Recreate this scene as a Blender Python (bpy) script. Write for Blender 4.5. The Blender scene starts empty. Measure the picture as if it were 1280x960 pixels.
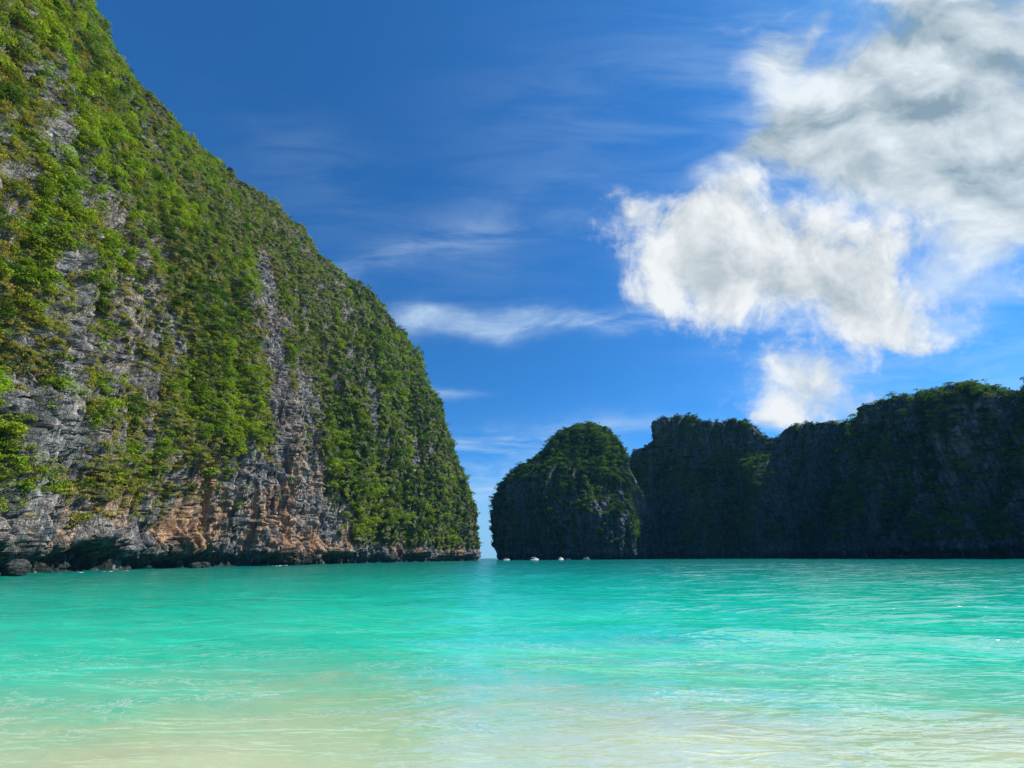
import bpy, math, random
import numpy as np
from mathutils import Vector, Matrix

# ------------------------------------------------------------------ camera, world, sun
scene = bpy.context.scene
COL = scene.collection
CAM_H = 2.2
FPX = 500.0                      # focal length in photo pixels (1280 wide)
PITCH = math.atan2(697.5 - 480, FPX)
ROLL = math.radians(-0.43)
camd = bpy.data.cameras.new('camera')
cam = bpy.data.objects.new('camera', camd)
COL.objects.link(cam)
camd.sensor_width = 36.0
camd.lens = 36.0 * FPX / 1280.0
camd.clip_start = 0.1
camd.clip_end = 60000.0
CM = Matrix.Rotation(math.pi / 2 + PITCH, 3, 'X') @ Matrix.Rotation(ROLL, 3, 'Z')
cam.matrix_world = Matrix.Translation((0, 0, CAM_H)) @ CM.to_4x4()
scene.camera = cam
RIGHT = CM @ Vector((1, 0, 0)); UP = CM @ Vector((0, 1, 0)); FWD = CM @ Vector((0, 0, -1))

SUN_AZ, SUN_EL = math.radians(83), math.radians(49)
SUN = Vector((math.sin(SUN_AZ) * math.cos(SUN_EL), math.cos(SUN_AZ) * math.cos(SUN_EL), math.sin(SUN_EL)))
sl = bpy.data.lights.new('sun', 'SUN')
sl.energy = 5.0
sl.angle = math.radians(0.5)
sl.color = (1.0, 0.955, 0.87)
so = bpy.data.objects.new('sun', sl)
so.rotation_euler = SUN.to_track_quat('Z', 'Y').to_euler()
COL.objects.link(so)
scene.view_settings.view_transform = 'Standard'
scene.view_settings.look = 'None'
EXPOSURE = 0.6
scene.view_settings.exposure = EXPOSURE
scene.view_settings.gamma = 1.0
scene.cycles.max_bounces = 6
scene.cycles.transparent_max_bounces = 8
scene.cycles.caustics_reflective = False
scene.cycles.caustics_refractive = False

SKY_STRENGTH = 0.07


class NT:
    """small helper for writing node trees"""
    def __init__(s, tree):
        s.t = tree

    def node(s, typ, **kw):
        n = s.t.nodes.new(typ)
        for k, v in kw.items():
            setattr(n, k, v)
        return n

    def put(s, sock, v):
        if isinstance(v, bpy.types.NodeSocket):
            s.t.links.new(v, sock)
        elif v is not None:
            if sock.type == 'RGBA' and not isinstance(v, (int, float)) and len(v) == 3:
                v = (*v, 1)
            sock.default_value = v

    def m(s, op, a, b=None, c=None, clamp=False):
        n = s.node('ShaderNodeMath', operation=op, use_clamp=clamp)
        s.put(n.inputs[0], a); s.put(n.inputs[1], b); s.put(n.inputs[2], c)
        return n.outputs[0]

    def add(s, a, b): return s.m('ADD', a, b)
    def sub(s, a, b): return s.m('SUBTRACT', a, b)
    def mul(s, a, b): return s.m('MULTIPLY', a, b)

    def vm(s, op, a, b=None):
        n = s.node('ShaderNodeVectorMath', operation=op)
        s.put(n.inputs[0], a); s.put(n.inputs[1], b)
        return n.outputs['Value'] if op in ('DOT_PRODUCT', 'LENGTH') else n.outputs[0]

    def xyz(s, x, y, z=0.0):
        n = s.node('ShaderNodeCombineXYZ')
        s.put(n.inputs[0], x); s.put(n.inputs[1], y); s.put(n.inputs[2], z)
        return n.outputs[0]

    def sep(s, v):
        n = s.node('ShaderNodeSeparateXYZ'); s.put(n.inputs[0], v)
        return n.outputs

    def noise(s, vec, scale, detail=4, rough=0.5, dist=0.0, dims='3D'):
        n = s.node('ShaderNodeTexNoise', noise_dimensions=dims)
        s.put(n.inputs['Vector'], vec); s.put(n.inputs['Scale'], scale)
        s.put(n.inputs['Detail'], detail); s.put(n.inputs['Roughness'], rough); s.put(n.inputs['Distortion'], dist)
        return n.outputs['Fac'], n.outputs['Color']

    def sstep(s, x, lo, hi, a=0.0, b=1.0):
        n = s.node('ShaderNodeMapRange', interpolation_type='SMOOTHSTEP')
        s.put(n.inputs['Value'], x); s.put(n.inputs['From Min'], lo); s.put(n.inputs['From Max'], hi)
        s.put(n.inputs['To Min'], a); s.put(n.inputs['To Max'], b)
        return n.outputs[0]

    def lin(s, x, lo, hi, a=0.0, b=1.0):
        n = s.node('ShaderNodeMapRange')
        s.put(n.inputs['Value'], x); s.put(n.inputs['From Min'], lo); s.put(n.inputs['From Max'], hi)
        s.put(n.inputs['To Min'], a); s.put(n.inputs['To Max'], b)
        return n.outputs[0]

    def mix(s, f, a, b, blend='MIX'):
        n = s.node('ShaderNodeMix', data_type='RGBA', blend_type=blend)
        s.put(n.inputs[0], f); s.put(n.inputs[6], a); s.put(n.inputs[7], b)
        return n.outputs[2]

    def ramp(s, f, stops):
        n = s.node('ShaderNodeValToRGB')
        e = n.color_ramp.elements
        while len(e) < len(stops):
            e.new(0.5)
        for k, (p, c) in zip(e, stops):
            k.position = p
            k.color = (*c, 1) if len(c) == 3 else c
        s.put(n.inputs[0], f)
        return n.outputs[0]

    def attr(s, name):
        n = s.node('ShaderNodeAttribute', attribute_name=name)
        return n.outputs

    def mapping(s, vec, scale=(1, 1, 1), rot=(0, 0, 0), loc=(0, 0, 0)):
        n = s.node('ShaderNodeMapping')
        s.put(n.inputs['Vector'], vec)
        n.inputs['Scale'].default_value = scale
        n.inputs['Rotation'].default_value = rot
        n.inputs['Location'].default_value = loc
        return n.outputs[0]


def build_world():
    w = bpy.data.worlds.new('World')
    scene.world = w
    w.use_nodes = True
    t = w.node_tree
    t.nodes.clear()
    N = NT(t)
    out = N.node('ShaderNodeOutputWorld')
    bg = N.node('ShaderNodeBackground')
    t.links.new(bg.outputs[0], out.inputs[0])
    sky = N.node('ShaderNodeTexSky', sky_type='NISHITA')
    sky.sun_disc = False
    sky.sun_elevation = SUN_EL
    sky.sun_rotation = SUN_AZ
    sky.altitude = 0
    sky.air_density = 1.0
    sky.dust_density = 0.3
    sky.ozone_density = 4.0
    col = N.mix(1.0, sky.outputs[0], (0.31, 1.0, 1.55), 'MULTIPLY')
    tc = N.node('ShaderNodeTexCoord')
    d = N.vm('NORMALIZE', tc.outputs['Generated'])
    f = N.vm('DOT_PRODUCT', d, tuple(FWD))
    fs = N.m('MAXIMUM', f, 0.08)
    u = N.m('DIVIDE', N.vm('DOT_PRODUCT', d, tuple(RIGHT)), fs)
    v = N.m('DIVIDE', N.vm('DOT_PRODUCT', d, tuple(UP)), fs)
    front = N.sstep(f, 0.1, 0.3)
    p = N.xyz(u, v, 0.0)
    # domain warp
    _, wc = N.noise(p, 2.6, 5, 0.55)
    warp = N.vm('SCALE', N.vm('SUBTRACT', wc, (0.5, 0.5, 0.5)))
    warp.node.inputs[3].default_value = 0.20
    pw = N.vm('ADD', p, warp)
    uw, vw, _z = N.sep(pw)

    def blob(px, py, rx, ry, rot=0.0, uu=None, vv=None):
        uu = uw if uu is None else uu
        vv = vw if vv is None else vv
        cx, cy = (px - 640) / FPX, (480 - py) / FPX
        a = math.radians(rot)
        dx, dy = N.sub(uu, cx), N.sub(vv, cy)
        x = N.add(N.mul(dx, math.cos(a) / (rx / FPX)), N.mul(dy, math.sin(a) / (rx / FPX)))
        y = N.add(N.mul(dx, -math.sin(a) / (ry / FPX)), N.mul(dy, math.cos(a) / (ry / FPX)))
        return N.m('EXPONENT', N.mul(N.add(N.mul(x, x), N.mul(y, y)), -1.0))

    def total(l):
        r = l[0]
        for k in l[1:]:
            r = N.add(r, k)
        return r

    S = 1.0 / SKY_STRENGTH / 2 ** EXPOSURE
    K = lambda r, g, b: (r * S, g * S, b * S)
    # ---- thin high veil and streaks
    st = N.mapping(p, scale=(1.0, 5.0, 1), rot=(0, 0, math.radians(-6)))
    s1, _ = N.noise(st, 2.2, 8, 0.62, 0.6)
    veil = total([N.mul(blob(650, 396, 165, 15, 2), 1.15), N.mul(blob(735, 392, 80, 12, 4), 0.8), N.mul(blob(580, 405, 80, 14, -4), 0.7),
                  N.mul(blob(710, 545, 170, 13, 6), 0.75), N.mul(blob(555, 486, 40, 6, 0), 0.7),
                  N.mul(blob(600, 600, 150, 45, 0), 1.15), N.mul(blob(480, 330, 260, 16, 14), 0.30), N.mul(blob(610, 300, 90, 50, 10), 0.22),
                  N.mul(blob(400, 230, 130, 60, -35), 0.12),
                  N.mul(blob(760, 150, 200, 120, 20), 0.16),
                  N.mul(blob(1180, 400, 230, 110, 10), 0.55),
                  N.mul(blob(1000, 90, 160, 130, 40), 0.30)])
    vd = N.mul(N.mul(N.m('MINIMUM', veil, 1.1), N.sstep(s1, 0.30, 0.72)), 0.78)
    col = N.mix(N.mul(vd, front), col, K(0.62, 0.80, 0.97))
    # low pale band over the horizon
    dz = N.sep(d)[2]
    band = N.mul(N.sstep(dz, 0.20, 0.0), 0.55)
    col = N.mix(band, col, K(0.30, 0.55, 0.84))
    pale = N.mul(N.sstep(dz, 0.16, 0.01), 0.5)
    col = N.mix(pale, col, K(0.42, 0.66, 0.88))
    # ---- the large grey bank, upper right
    bs = N.mapping(pw, scale=(1.0, 1.9, 1), rot=(0, 0, math.radians(-32)))
    b1, _ = N.noise(bs, 2.6, 10, 0.58, 0.25)
    b2, _ = N.noise(N.vm('ADD', bs, (0.08, 0.08, 0)), 2.6, 7, 0.55, 0.25)
    bank = total([N.mul(blob(1230, 110, 180, 170, 25), 1.15), N.mul(blob(1100, 130, 100, 80, 40), 0.80),
                  N.mul(blob(985, 165, 95, 42, 35), 0.72), N.mul(blob(920, 190, 55, 18, 25), 0.42),
                  N.mul(blob(975, 60, 55, 46, 0), 0.62),
                  N.mul(blob(1140, 212, 120, 36, -5), 0.48), N.mul(blob(1290, 260, 130, 70, 0), 0.55),
                  N.mul(blob(1022, 12, 9, 60, -28), 0.30)])  # last thin blob paints the sun-ray streak into the bank
    bd = N.mul(N.sstep(N.add(bank, N.mul(N.sub(b1, 0.5), 2.2)), 0.12, 0.95), N.sstep(bank, 0.03, 0.2))
    lit = N.lin(N.add(N.mul(N.sub(b1, b2), 3.2), N.sub(1.08, N.mul(N.m('MINIMUM', bank, 1.1), 0.60))), -0.05, 1.05)
    bc = N.mix(lit, K(0.27, 0.37, 0.42), K(0.88, 0.94, 0.96))
    col = N.mix(N.mul(N.mul(bd, 0.93), front), col, bc)
    # ---- cumulus
    c1, _ = N.noise(pw, 6.2, 14, 0.63, 0.1)
    c2, _ = N.noise(N.vm('ADD', pw, (0.030, 0.035, 0)), 6.2, 8, 0.6, 0.1)
    c3, _ = N.noise(pw, 2.8, 4, 0.55)
    cum = total([N.mul(blob(870, 300, 88, 54, 0), 0.95), N.mul(blob(1010, 300, 165, 66, -4), 1.02),
                 N.mul(blob(900, 375, 105, 42, 0), 0.85), N.mul(blob(1070, 370, 100, 46, -12), 0.80),
                 N.mul(blob(1110, 412, 70, 26, -6), 0.55),
                 N.mul(blob(1005, 475, 60, 38, -20), 1.0), N.mul(blob(1000, 528, 62, 26, 0), 0.85),
                 N.mul(blob(1130, 495, 60, 12, 10), 0.36), N.mul(blob(945, 215, 50, 18, 40), 0.30), N.mul(blob(1085, 450, 40, 18, 20), 0.30),
                 N.mul(blob(790, 265, 12, 16, 0), 0.36),
                 N.mul(blob(1250, 372, 60, 26, 20), 0.40)])
    cd = N.mul(N.sstep(N.add(cum, N.mul(N.sub(c1, 0.5), 2.4)), 0.28, 1.05), N.sstep(cum, 0.04, 0.2))
    under = N.add(N.mul(blob(1010, 345, 140, 40, -5), 0.34), N.mul(blob(880, 350, 36, 22, -5), 0.20))
    cl = N.lin(N.add(N.add(N.mul(N.sub(c1, c2), 2.4), N.mul(N.sub(c3, 0.5), 1.3)), N.sub(0.76, under)), -0.25, 1.0)
    halo = N.mul(N.mul(N.sstep(cum, 0.12, 0.9), N.sstep(s1, 0.28, 0.75)), 0.55)
    col = N.mix(N.mul(halo, front), col, K(0.62, 0.78, 0.92))
    cc = N.mix(cl, K(0.36, 0.45, 0.51), K(0.90, 0.93, 0.95))
    col = N.mix(N.mul(cd, front), col, cc)
    N.put(bg.inputs['Color'], col)
    bg.inputs['Strength'].default_value = SKY_STRENGTH


build_world()

# ------------------------------------------------------------------ numpy helpers
rng = np.random.default_rng(7)
_perm = rng.permutation(256).astype(np.int64)
_perm = np.concatenate([_perm, _perm, _perm])
_g = rng.normal(size=(256, 3)); _g /= np.linalg.norm(_g, axis=1)[:, None]
_g = _g.astype(np.float32)


def pn(p):
    """gradient noise, about -0.8..0.8"""
    shp = p.shape[:-1]
    p = p.reshape(-1, 3)
    out = np.empty(len(p), np.float32)
    for a in range(0, len(p), 200000):
        q = p[a:a + 200000]
        i = np.floor(q).astype(np.int64)
        f = (q - i).astype(np.float32)
        i &= 255
        w = f * f * f * (f * (f * 6 - 15) + 10)
        r = 0
        for dx in (0, 1):
            wx = w[:, 0] if dx else 1 - w[:, 0]
            for dy in (0, 1):
                wy = w[:, 1] if dy else 1 - w[:, 1]
                for dz in (0, 1):
                    wz = w[:, 2] if dz else 1 - w[:, 2]
                    h = _perm[_perm[_perm[i[:, 0] + dx] + i[:, 1] + dy] + i[:, 2] + dz]
                    g = _g[h]
                    r = r + wx * wy * wz * (g[:, 0] * (f[:, 0] - dx) + g[:, 1] * (f[:, 1] - dy) + g[:, 2] * (f[:, 2] - dz))
        out[a:a + 200000] = r
    return (out * 1.5).reshape(shp)


def fbm(p, octv=4, gain=0.5, seed=0.0):
    p = p + np.array([seed * 17.3, seed * 9.1, seed * 5.7])
    r, a, tot = 0, 1.0, 0
    for _ in range(octv):
        r = r + a * pn(p); tot += a
        p = p * 2.03 + 11.7; a *= gain
    return r / tot


def ridged(p, octv=3, gain=0.5, seed=0.0):
    p = p + np.array([seed * 13.3, seed * 7.1, seed * 3.7])
    r, a, tot = 0, 1.0, 0
    for _ in range(octv):
        r = r + a * (1 - 2 * np.abs(pn(p))); tot += a
        p = p * 2.1 + 5.3; a *= gain
    return r / tot


def ss(x, lo, hi):
    t = np.clip((x - lo) / (hi - lo), 0, 1)
    return t * t * (3 - 2 * t)


def ray(px, py):
    v = RIGHT * ((px - 640) / FPX) + UP * ((480 - py) / FPX) + FWD
    return np.array(v)


def az_dir(px, py=697.0):
    v = ray(px, py)
    h = v[:2] / np.linalg.norm(v[:2])
    return h


def on_ground(px, dist):
    h = az_dir(px, 697 - (px - 640) * 0.0075)
    return np.array([h[0] * dist, h[1] * dist, 0.0])


def on_ray(px, py, hd):
    v = ray(px, py)
    k = hd / np.linalg.norm(v[:2])
    return np.array([v[0] * k, v[1] * k, CAM_H + v[2] * k])


def project(P):
    d = np.asarray(P) - np.array([0, 0, CAM_H])
    x = d @ np.array(RIGHT); y = d @ np.array(UP); z = d @ np.array(FWD)
    return 640 + FPX * x / z, 480 - FPX * y / z


def tag(o, label=None, cat=None, group=None, kind=None):
    if label: o['label'] = label
    if cat: o['category'] = cat
    if group: o['group'] = group
    if kind: o['kind'] = kind
    return o


def np_mesh(name, verts, faces, mat, smooth=False, parent=None, attrs=None, colors=None):
    """faces: (n,k) int array with k = 3 or 4"""
    me = bpy.data.meshes.new(name)
    verts = np.ascontiguousarray(verts, np.float32).reshape(-1, 3)
    faces = np.ascontiguousarray(faces, np.int32)
    n, k = faces.shape
    me.vertices.add(len(verts)); me.vertices.foreach_set('co', verts.ravel())
    me.loops.add(n * k); me.loops.foreach_set('vertex_index', faces.ravel())
    me.polygons.add(n)
    me.polygons.foreach_set('loop_start', np.arange(0, n * k, k, dtype=np.int32))
    me.polygons.foreach_set('loop_total', np.full(n, k, np.int32))
    me.polygons.foreach_set('use_smooth', np.full(n, smooth, bool))
    for an, av in (attrs or {}).items():
        a = me.attributes.new(an, 'FLOAT', 'POINT')
        a.data.foreach_set('value', np.ascontiguousarray(av, np.float32).ravel())
    for an, av in (colors or {}).items():
        a = me.attributes.new(an, 'FLOAT_COLOR', 'POINT')
        c = np.ones((len(verts), 4), np.float32); c[:, :3] = av
        a.data.foreach_set('color', c.ravel())
    me.update(calc_edges=True)
    me.validate()
    me.materials.append(mat)
    o = bpy.data.objects.new(name, me)
    COL.objects.link(o)
    if parent: o.parent = parent
    return o


def grid_faces(nu, nv, wrap=False):
    i = np.arange(nu if wrap else nu - 1)[:, None]
    j = np.arange(nv - 1)[None, :]
    i2 = (i + 1) % nu
    f = np.stack([i * nv + j, i2 * nv + j, i2 * nv + j + 1, i * nv + j + 1], -1)
    return f.reshape(-1, 4)


def grid_normals(P, wrap=False):
    if wrap:
        du = np.roll(P, -1, 0) - np.roll(P, 1, 0)
    else:
        du = np.gradient(P, axis=0)
    dv = np.gradient(P, axis=1)
    n = np.cross(du, dv)
    return n / (np.linalg.norm(n, axis=-1, keepdims=True) + 1e-9)


# ------------------------------------------------------------------ materials
def new_mat(name):
    m = bpy.data.materials.new(name)
    m.use_nodes = True
    m.node_tree.nodes.clear()
    N = NT(m.node_tree)
    out = N.node('ShaderNodeOutputMaterial')
    return m, N, out


def mat_rock(name, dark=1.0):
    m, N, out = new_mat(name)
    pr = N.node('ShaderNodeBsdfPrincipled')
    m.node_tree.links.new(pr.outputs[0], out.inputs[0])
    geo = N.node('ShaderNodeNewGeometry')
    pos = geo.outputs['Position']
    x, y, z = N.sep(pos)
    big, _ = N.noise(pos, 0.035, 4, 0.55)
    mid, _ = N.noise(pos, 0.25, 6, 0.62)
    fine, _ = N.noise(pos, 1.3, 6, 0.65)
    vs = N.mapping(pos, scale=(0.75, 0.75, 0.07))
    streak, _ = N.noise(vs, 0.9, 5, 0.6, 0.15)
    streak2, _ = N.noise(vs, 2.6, 4, 0.6, 0.05)
    base = N.ramp(mid, [(0.28, (0.085, 0.09, 0.09)), (0.45, (0.20, 0.205, 0.20)), (0.58, (0.32, 0.315, 0.30)), (0.75, (0.48, 0.46, 0.42))])
    # warm iron stains, strongest on the lower wall
    stain = N.attr('stain')['Fac']
    warmf = N.mul(N.sstep(N.add(N.mul(big, 0.6), N.mul(streak, 0.45)), 0.46, 0.60), stain)
    base = N.mix(warmf, base, N.mix(streak2, (0.36, 0.16, 0.06), (0.56, 0.36, 0.20)))
    base = N.mix(N.mul(N.sstep(streak2, 0.57, 0.70), 0.55), base, (0.42, 0.40, 0.36))
    base = N.mix(N.mul(N.sstep(streak, 0.50, 0.36), 0.72), base, (0.05, 0.052, 0.055))
    base = N.mix(N.mul(N.sstep(fine, 0.48, 0.32), 0.6), base, (0.05, 0.05, 0.05))
    ck, _ = N.noise(N.mapping(pos, scale=(0.9, 0.9, 0.33)), 1.0, 3, 0.6, 0.5)
    bed, _ = N.noise(N.mapping(pos, scale=(0.07, 0.07, 1.0), rot=(0.10, 0.06, 0)), 0.9, 3, 0.6, 0.3)
    crack = N.m('MAXIMUM', N.sstep(N.m('ABSOLUTE', N.sub(ck, 0.5)), 0.035, 0.0), N.mul(N.sstep(N.m('ABSOLUTE', N.sub(bed, 0.5)), 0.02, 0.0), 0.8))
    base = N.mix(N.mul(crack, 0.55), base, (0.035, 0.036, 0.038))
    # wet algae band at the tide line, its colour darkened to paint notch shade
    base = N.mix(N.sstep(z, 2.6, 0.8), base, (0.018, 0.018, 0.015))
    base = N.mix(N.mul(N.sstep(N.add(z, N.mul(mid, 8.0)), 12.5, 7.5), 0.75), base, (0.030, 0.055, 0.046))
    vb, _ = N.noise(N.mapping(pos, scale=(0.28, 0.28, 0.014)), 1.0, 4, 0.6, 0.1)
    base = N.mix(N.mul(N.sstep(vb, 0.52, 0.62), 0.62), base, (0.045, 0.047, 0.05))
    base = N.mix(N.mul(N.sstep(vb, 0.43, 0.36), 0.35), base, (0.52, 0.49, 0.43))
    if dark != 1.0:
        base = N.mix(1.0, base, (dark * .82, dark * 1.0, dark * 1.10), 'MULTIPLY')  # paints the far cliffs' bluish shade into the rock colour
    # low turf and moss between the shrubs
    veg = N.attr('veg')['Fac']
    tf, _ = N.noise(pos, 0.5, 5, 0.65)
    turf = N.ramp(tf, [(0.30, (0.03, 0.05, 0.012)), (0.5, (0.07, 0.10, 0.02)), (0.66, (0.14, 0.15, 0.035)), (0.8, (0.20, 0.17, 0.06))])
    vf = N.sstep(N.add(veg, N.mul(N.sub(fine, 0.5), 1.0)), 0.42, 0.62)
    base = N.mix(N.mul(vf, 0.9), base, turf)
    N.put(pr.inputs['Base Color'], base)
    pr.inputs['Roughness'].default_value = 0.9
    pr.inputs['Specular IOR Level'].default_value = 0.25
    bm = N.node('ShaderNodeBump')
    bm.inputs['Strength'].default_value = 0.9
    bm.inputs['Distance'].default_value = 0.7
    N.put(bm.inputs['Height'], N.sub(N.add(N.mul(fine, 1.0), N.mul(streak2, 0.45)), N.mul(crack, 0.5)))
    m.node_tree.links.new(bm.outputs[0], pr.inputs['Normal'])
    return m


def mat_leaf(name):
    m, N, out = new_mat(name)
    tone = N.attr('tone')['Color']
    geo = N.node('ShaderNodeNewGeometry')
    nz, _ = N.noise(geo.outputs['Position'], 1.7, 3, 0.6)
    c = N.mix(1.0, tone, N.ramp(nz, [(0.3, (0.62, 0.66, 0.60)), (0.7, (1.3, 1.25, 1.2))]), 'MULTIPLY')
    pr = N.node('ShaderNodeBsdfPrincipled')
    N.put(pr.inputs['Base Color'], c)
    pr.inputs['Roughness'].default_value = 0.75
    pr.inputs['Specular IOR Level'].default_value = 0.06
    tr = N.node('ShaderNodeBsdfTranslucent')
    N.put(tr.inputs['Color'], N.mix(1.0, c, (1.1, 1.25, 0.5), 'MULTIPLY'))
    mx = N.node('ShaderNodeMixShader')
    mx.inputs[0].default_value = 0.36
    m.node_tree.links.new(pr.outputs[0], mx.inputs[1])
    m.node_tree.links.new(tr.outputs[0], mx.inputs[2])
    m.node_tree.links.new(mx.outputs[0], out.inputs[0])
    return m


def mat_plain(name, col, rough=0.5, spec=0.5, vary=0.12, scale=3.0):
    m, N, out = new_mat(name)
    pr = N.node('ShaderNodeBsdfPrincipled')
    tc = N.node('ShaderNodeTexCoord')
    n, _ = N.noise(tc.outputs['Object'], scale, 5, 0.6)
    a = tuple(c * (1 - vary) for c in col); b = tuple(min(1, c * (1 + vary)) for c in col)
    N.put(pr.inputs['Base Color'], N.mix(n, a, b))
    pr.inputs['Roughness'].default_value = rough
    pr.inputs['Specular IOR Level'].default_value = spec
    m.node_tree.links.new(pr.outputs[0], out.inputs[0])
    return m


def mat_sand():
    m, N, out = new_mat('sand')
    pr = N.node('ShaderNodeBsdfPrincipled')
    geo = N.node('ShaderNodeNewGeometry')
    pos = geo.outputs['Position']
    a, _ = N.noise(pos, 0.6, 5, 0.6)
    b, _ = N.noise(pos, 40.0, 3, 0.7)
    c = N.ramp(a, [(0.3, (0.68, 0.61, 0.44)), (0.55, (0.80, 0.72, 0.54)), (0.75, (0.86, 0.79, 0.62))])
    c = N.mix(N.mul(N.sstep(b, 0.45, 0.3), 0.25), c, (0.35, 0.29, 0.2))
    N.put(pr.inputs['Base Color'], c)
    pr.inputs['Roughness'].default_value = 0.85
    pr.inputs['Specular IOR Level'].default_value = 0.2
    m.node_tree.links.new(pr.outputs[0], out.inputs[0])
    return m


def mat_water():
    m, N, out = new_mat('water')
    L = m.node_tree.links
    geo = N.node('ShaderNodeNewGeometry')
    pos = geo.outputs['Position']
    x, y, z = N.sep(pos)
    depth = N.attr('depth')['Fac']
    dist = N.vm('LENGTH', N.xyz(x, y, 0))
    # ripples with sharp crests, from hand-wide near the sand to metres long out in the bay
    def crest(scale, rot, det, dist_, p=1.0):
        n, _ = N.noise(N.mapping(pos, scale=(scale[0], scale[1], 1), rot=(0, 0, rot)), 1.0, det, 0.55, dist_)
        return N.m('SUBTRACT', 1.0, N.m('ABSOLUTE', N.mul(N.sub(n, 0.5), 4.0)))
    r1 = crest((0.55, 2.3), 0.14, 2, 0.5)
    r1b = crest((0.8, 2.6), -0.5, 2, 0.5)
    r2 = crest((2.6, 7.5), -0.2, 2, 0.6)
    r3 = crest((0.13, 0.55), -0.10, 2, 0.4)
    r4 = crest((0.035, 0.15), 0.06, 3, 0.3)
    h = N.add(N.mul(r1, N.lin(dist, 4, 30, 0.014, 0.020)), N.mul(r1b, N.lin(dist, 4, 30, 0.010, 0.014)))
    h = N.add(h, N.mul(r2, N.lin(dist, 4, 30, 0.0035, 0.0)))
    h = N.add(h, N.mul(r3, N.lin(dist, 7, 30, 0.02, 0.115)))
    h = N.add(h, N.mul(r4, N.lin(dist, 30, 140, 0.0, 0.42)))
    # colour of the water column by depth, with sandy murk carried by the swash
    w1, _ = N.noise(N.mapping(pos, scale=(0.10, 0.30, 1)), 1.0, 5, 0.55, 0.5)
    w2, _ = N.noise(N.mapping(pos, scale=(0.5, 1.6, 1), rot=(0, 0, 0.2)), 1.0, 5, 0.6, 0.8)
    w3, _ = N.noise(N.mapping(pos, scale=(0.22, 1.7, 1), rot=(0, 0, 0.16)), 1.0, 6, 0.62, 1.0)
    w4, _ = N.noise(N.mapping(pos, scale=(0.9, 4.5, 1), rot=(0, 0, -0.25)), 1.0, 5, 0.65, 1.2)
    near = N.lin(dist, 10, 60, 1.0, 0.4)
    # sand stirred into streaks that run up the beach with the wash
    w5, _ = N.noise(N.mapping(pos, scale=(1.5, 0.30, 1), rot=(0, 0, 0.06)), 1.0, 6, 0.64, 1.5)
    wash = N.lin(dist, 7, 15, 1.0, 0.0)
    w5 = N.mul(N.mul(N.sub(w5, 0.5), wash), 1.0)
    dd = N.mul(depth, N.add(N.add(0.66, N.add(N.mul(w1, 0.5), N.mul(w2, 0.26))), N.add(w5, N.mul(near, N.add(N.mul(N.sub(w3, 0.5), 1.1), N.mul(N.sub(w4, 0.5), 0.8))))))
    dd = N.m('MAXIMUM', N.add(dd, N.mul(h, N.lin(dist, 6, 25, 1.5, 4.0))), 0.0)
    body = N.ramp(N.m('POWER', N.lin(dd, 0, 8.0), 0.5),
                  [(0.00, (0.80, 0.80, 0.60)), (0.145, (0.66, 0.75, 0.50)), (0.20, (0.44, 0.64, 0.39)), (0.262, (0.14, 0.58, 0.385)),
                   (0.335, (0.012, 0.54, 0.36)), (0.48, (0.000, 0.345, 0.235)), (0.68, (0.000, 0.19, 0.14)), (1.0, (0.001, 0.125, 0.11))])
    bm = N.node('ShaderNodeBump')
    bm.inputs['Strength'].default_value = 1.0
    bm.inputs['Distance'].default_value = 1.0
    N.put(bm.inputs['Height'], h)
    nrm = bm.outputs[0]
    # foam streaks: lacy froth where the swash has just broken
    f1, _ = N.noise(N.mapping(pos, scale=(0.9, 2.4, 1), rot=(0, 0, 0.3)), 1.6, 7, 0.66, 1.6)
    fl = N.m('ABSOLUTE', N.sub(f1, 0.5))
    lace = N.mul(N.sstep(fl, 0.030, 0.0), N.sstep(w2, 0.44, 0.60))
    lace = N.mul(lace, N.sstep(depth, 1.1, 0.15))
    body = N.mix(N.mul(lace, 0.75), body, (0.78, 0.82, 0.76))
    dif = N.node('ShaderNodeBsdfDiffuse')
    N.put(dif.inputs['Color'], body); L.new(nrm, dif.inputs['Normal'])
    tra = N.node('ShaderNodeBsdfTransparent')
    N.put(tra.inputs['Color'], (0.85, 1.0, 0.90, 1))
    clear = N.m('EXPONENT', N.mul(N.m('MAXIMUM', dd, 0.0), -2.6))
    clear = N.mul(clear, 0.65)
    mx = N.node('ShaderNodeMixShader')
    N.put(mx.inputs[0], clear); L.new(dif.outputs[0], mx.inputs[1]); L.new(tra.outputs[0], mx.inputs[2])
    gl = N.node('ShaderNodeBsdfGlossy')
    gl.inputs['Roughness'].default_value = 0.06
    L.new(nrm, gl.inputs['Normal'])
    fr = N.node('ShaderNodeFresnel')
    fr.inputs['IOR'].default_value = 1.33
    L.new(nrm, fr.inputs['Normal'])
    m2 = N.node('ShaderNodeMixShader')
    N.put(m2.inputs[0], N.m('MINIMUM', N.mul(fr.outputs[0], 0.44), 0.5))
    L.new(mx.outputs[0], m2.inputs[1]); L.new(gl.outputs[0], m2.inputs[2])
    L.new(m2.outputs[0], out.inputs[0])
    return m


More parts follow.
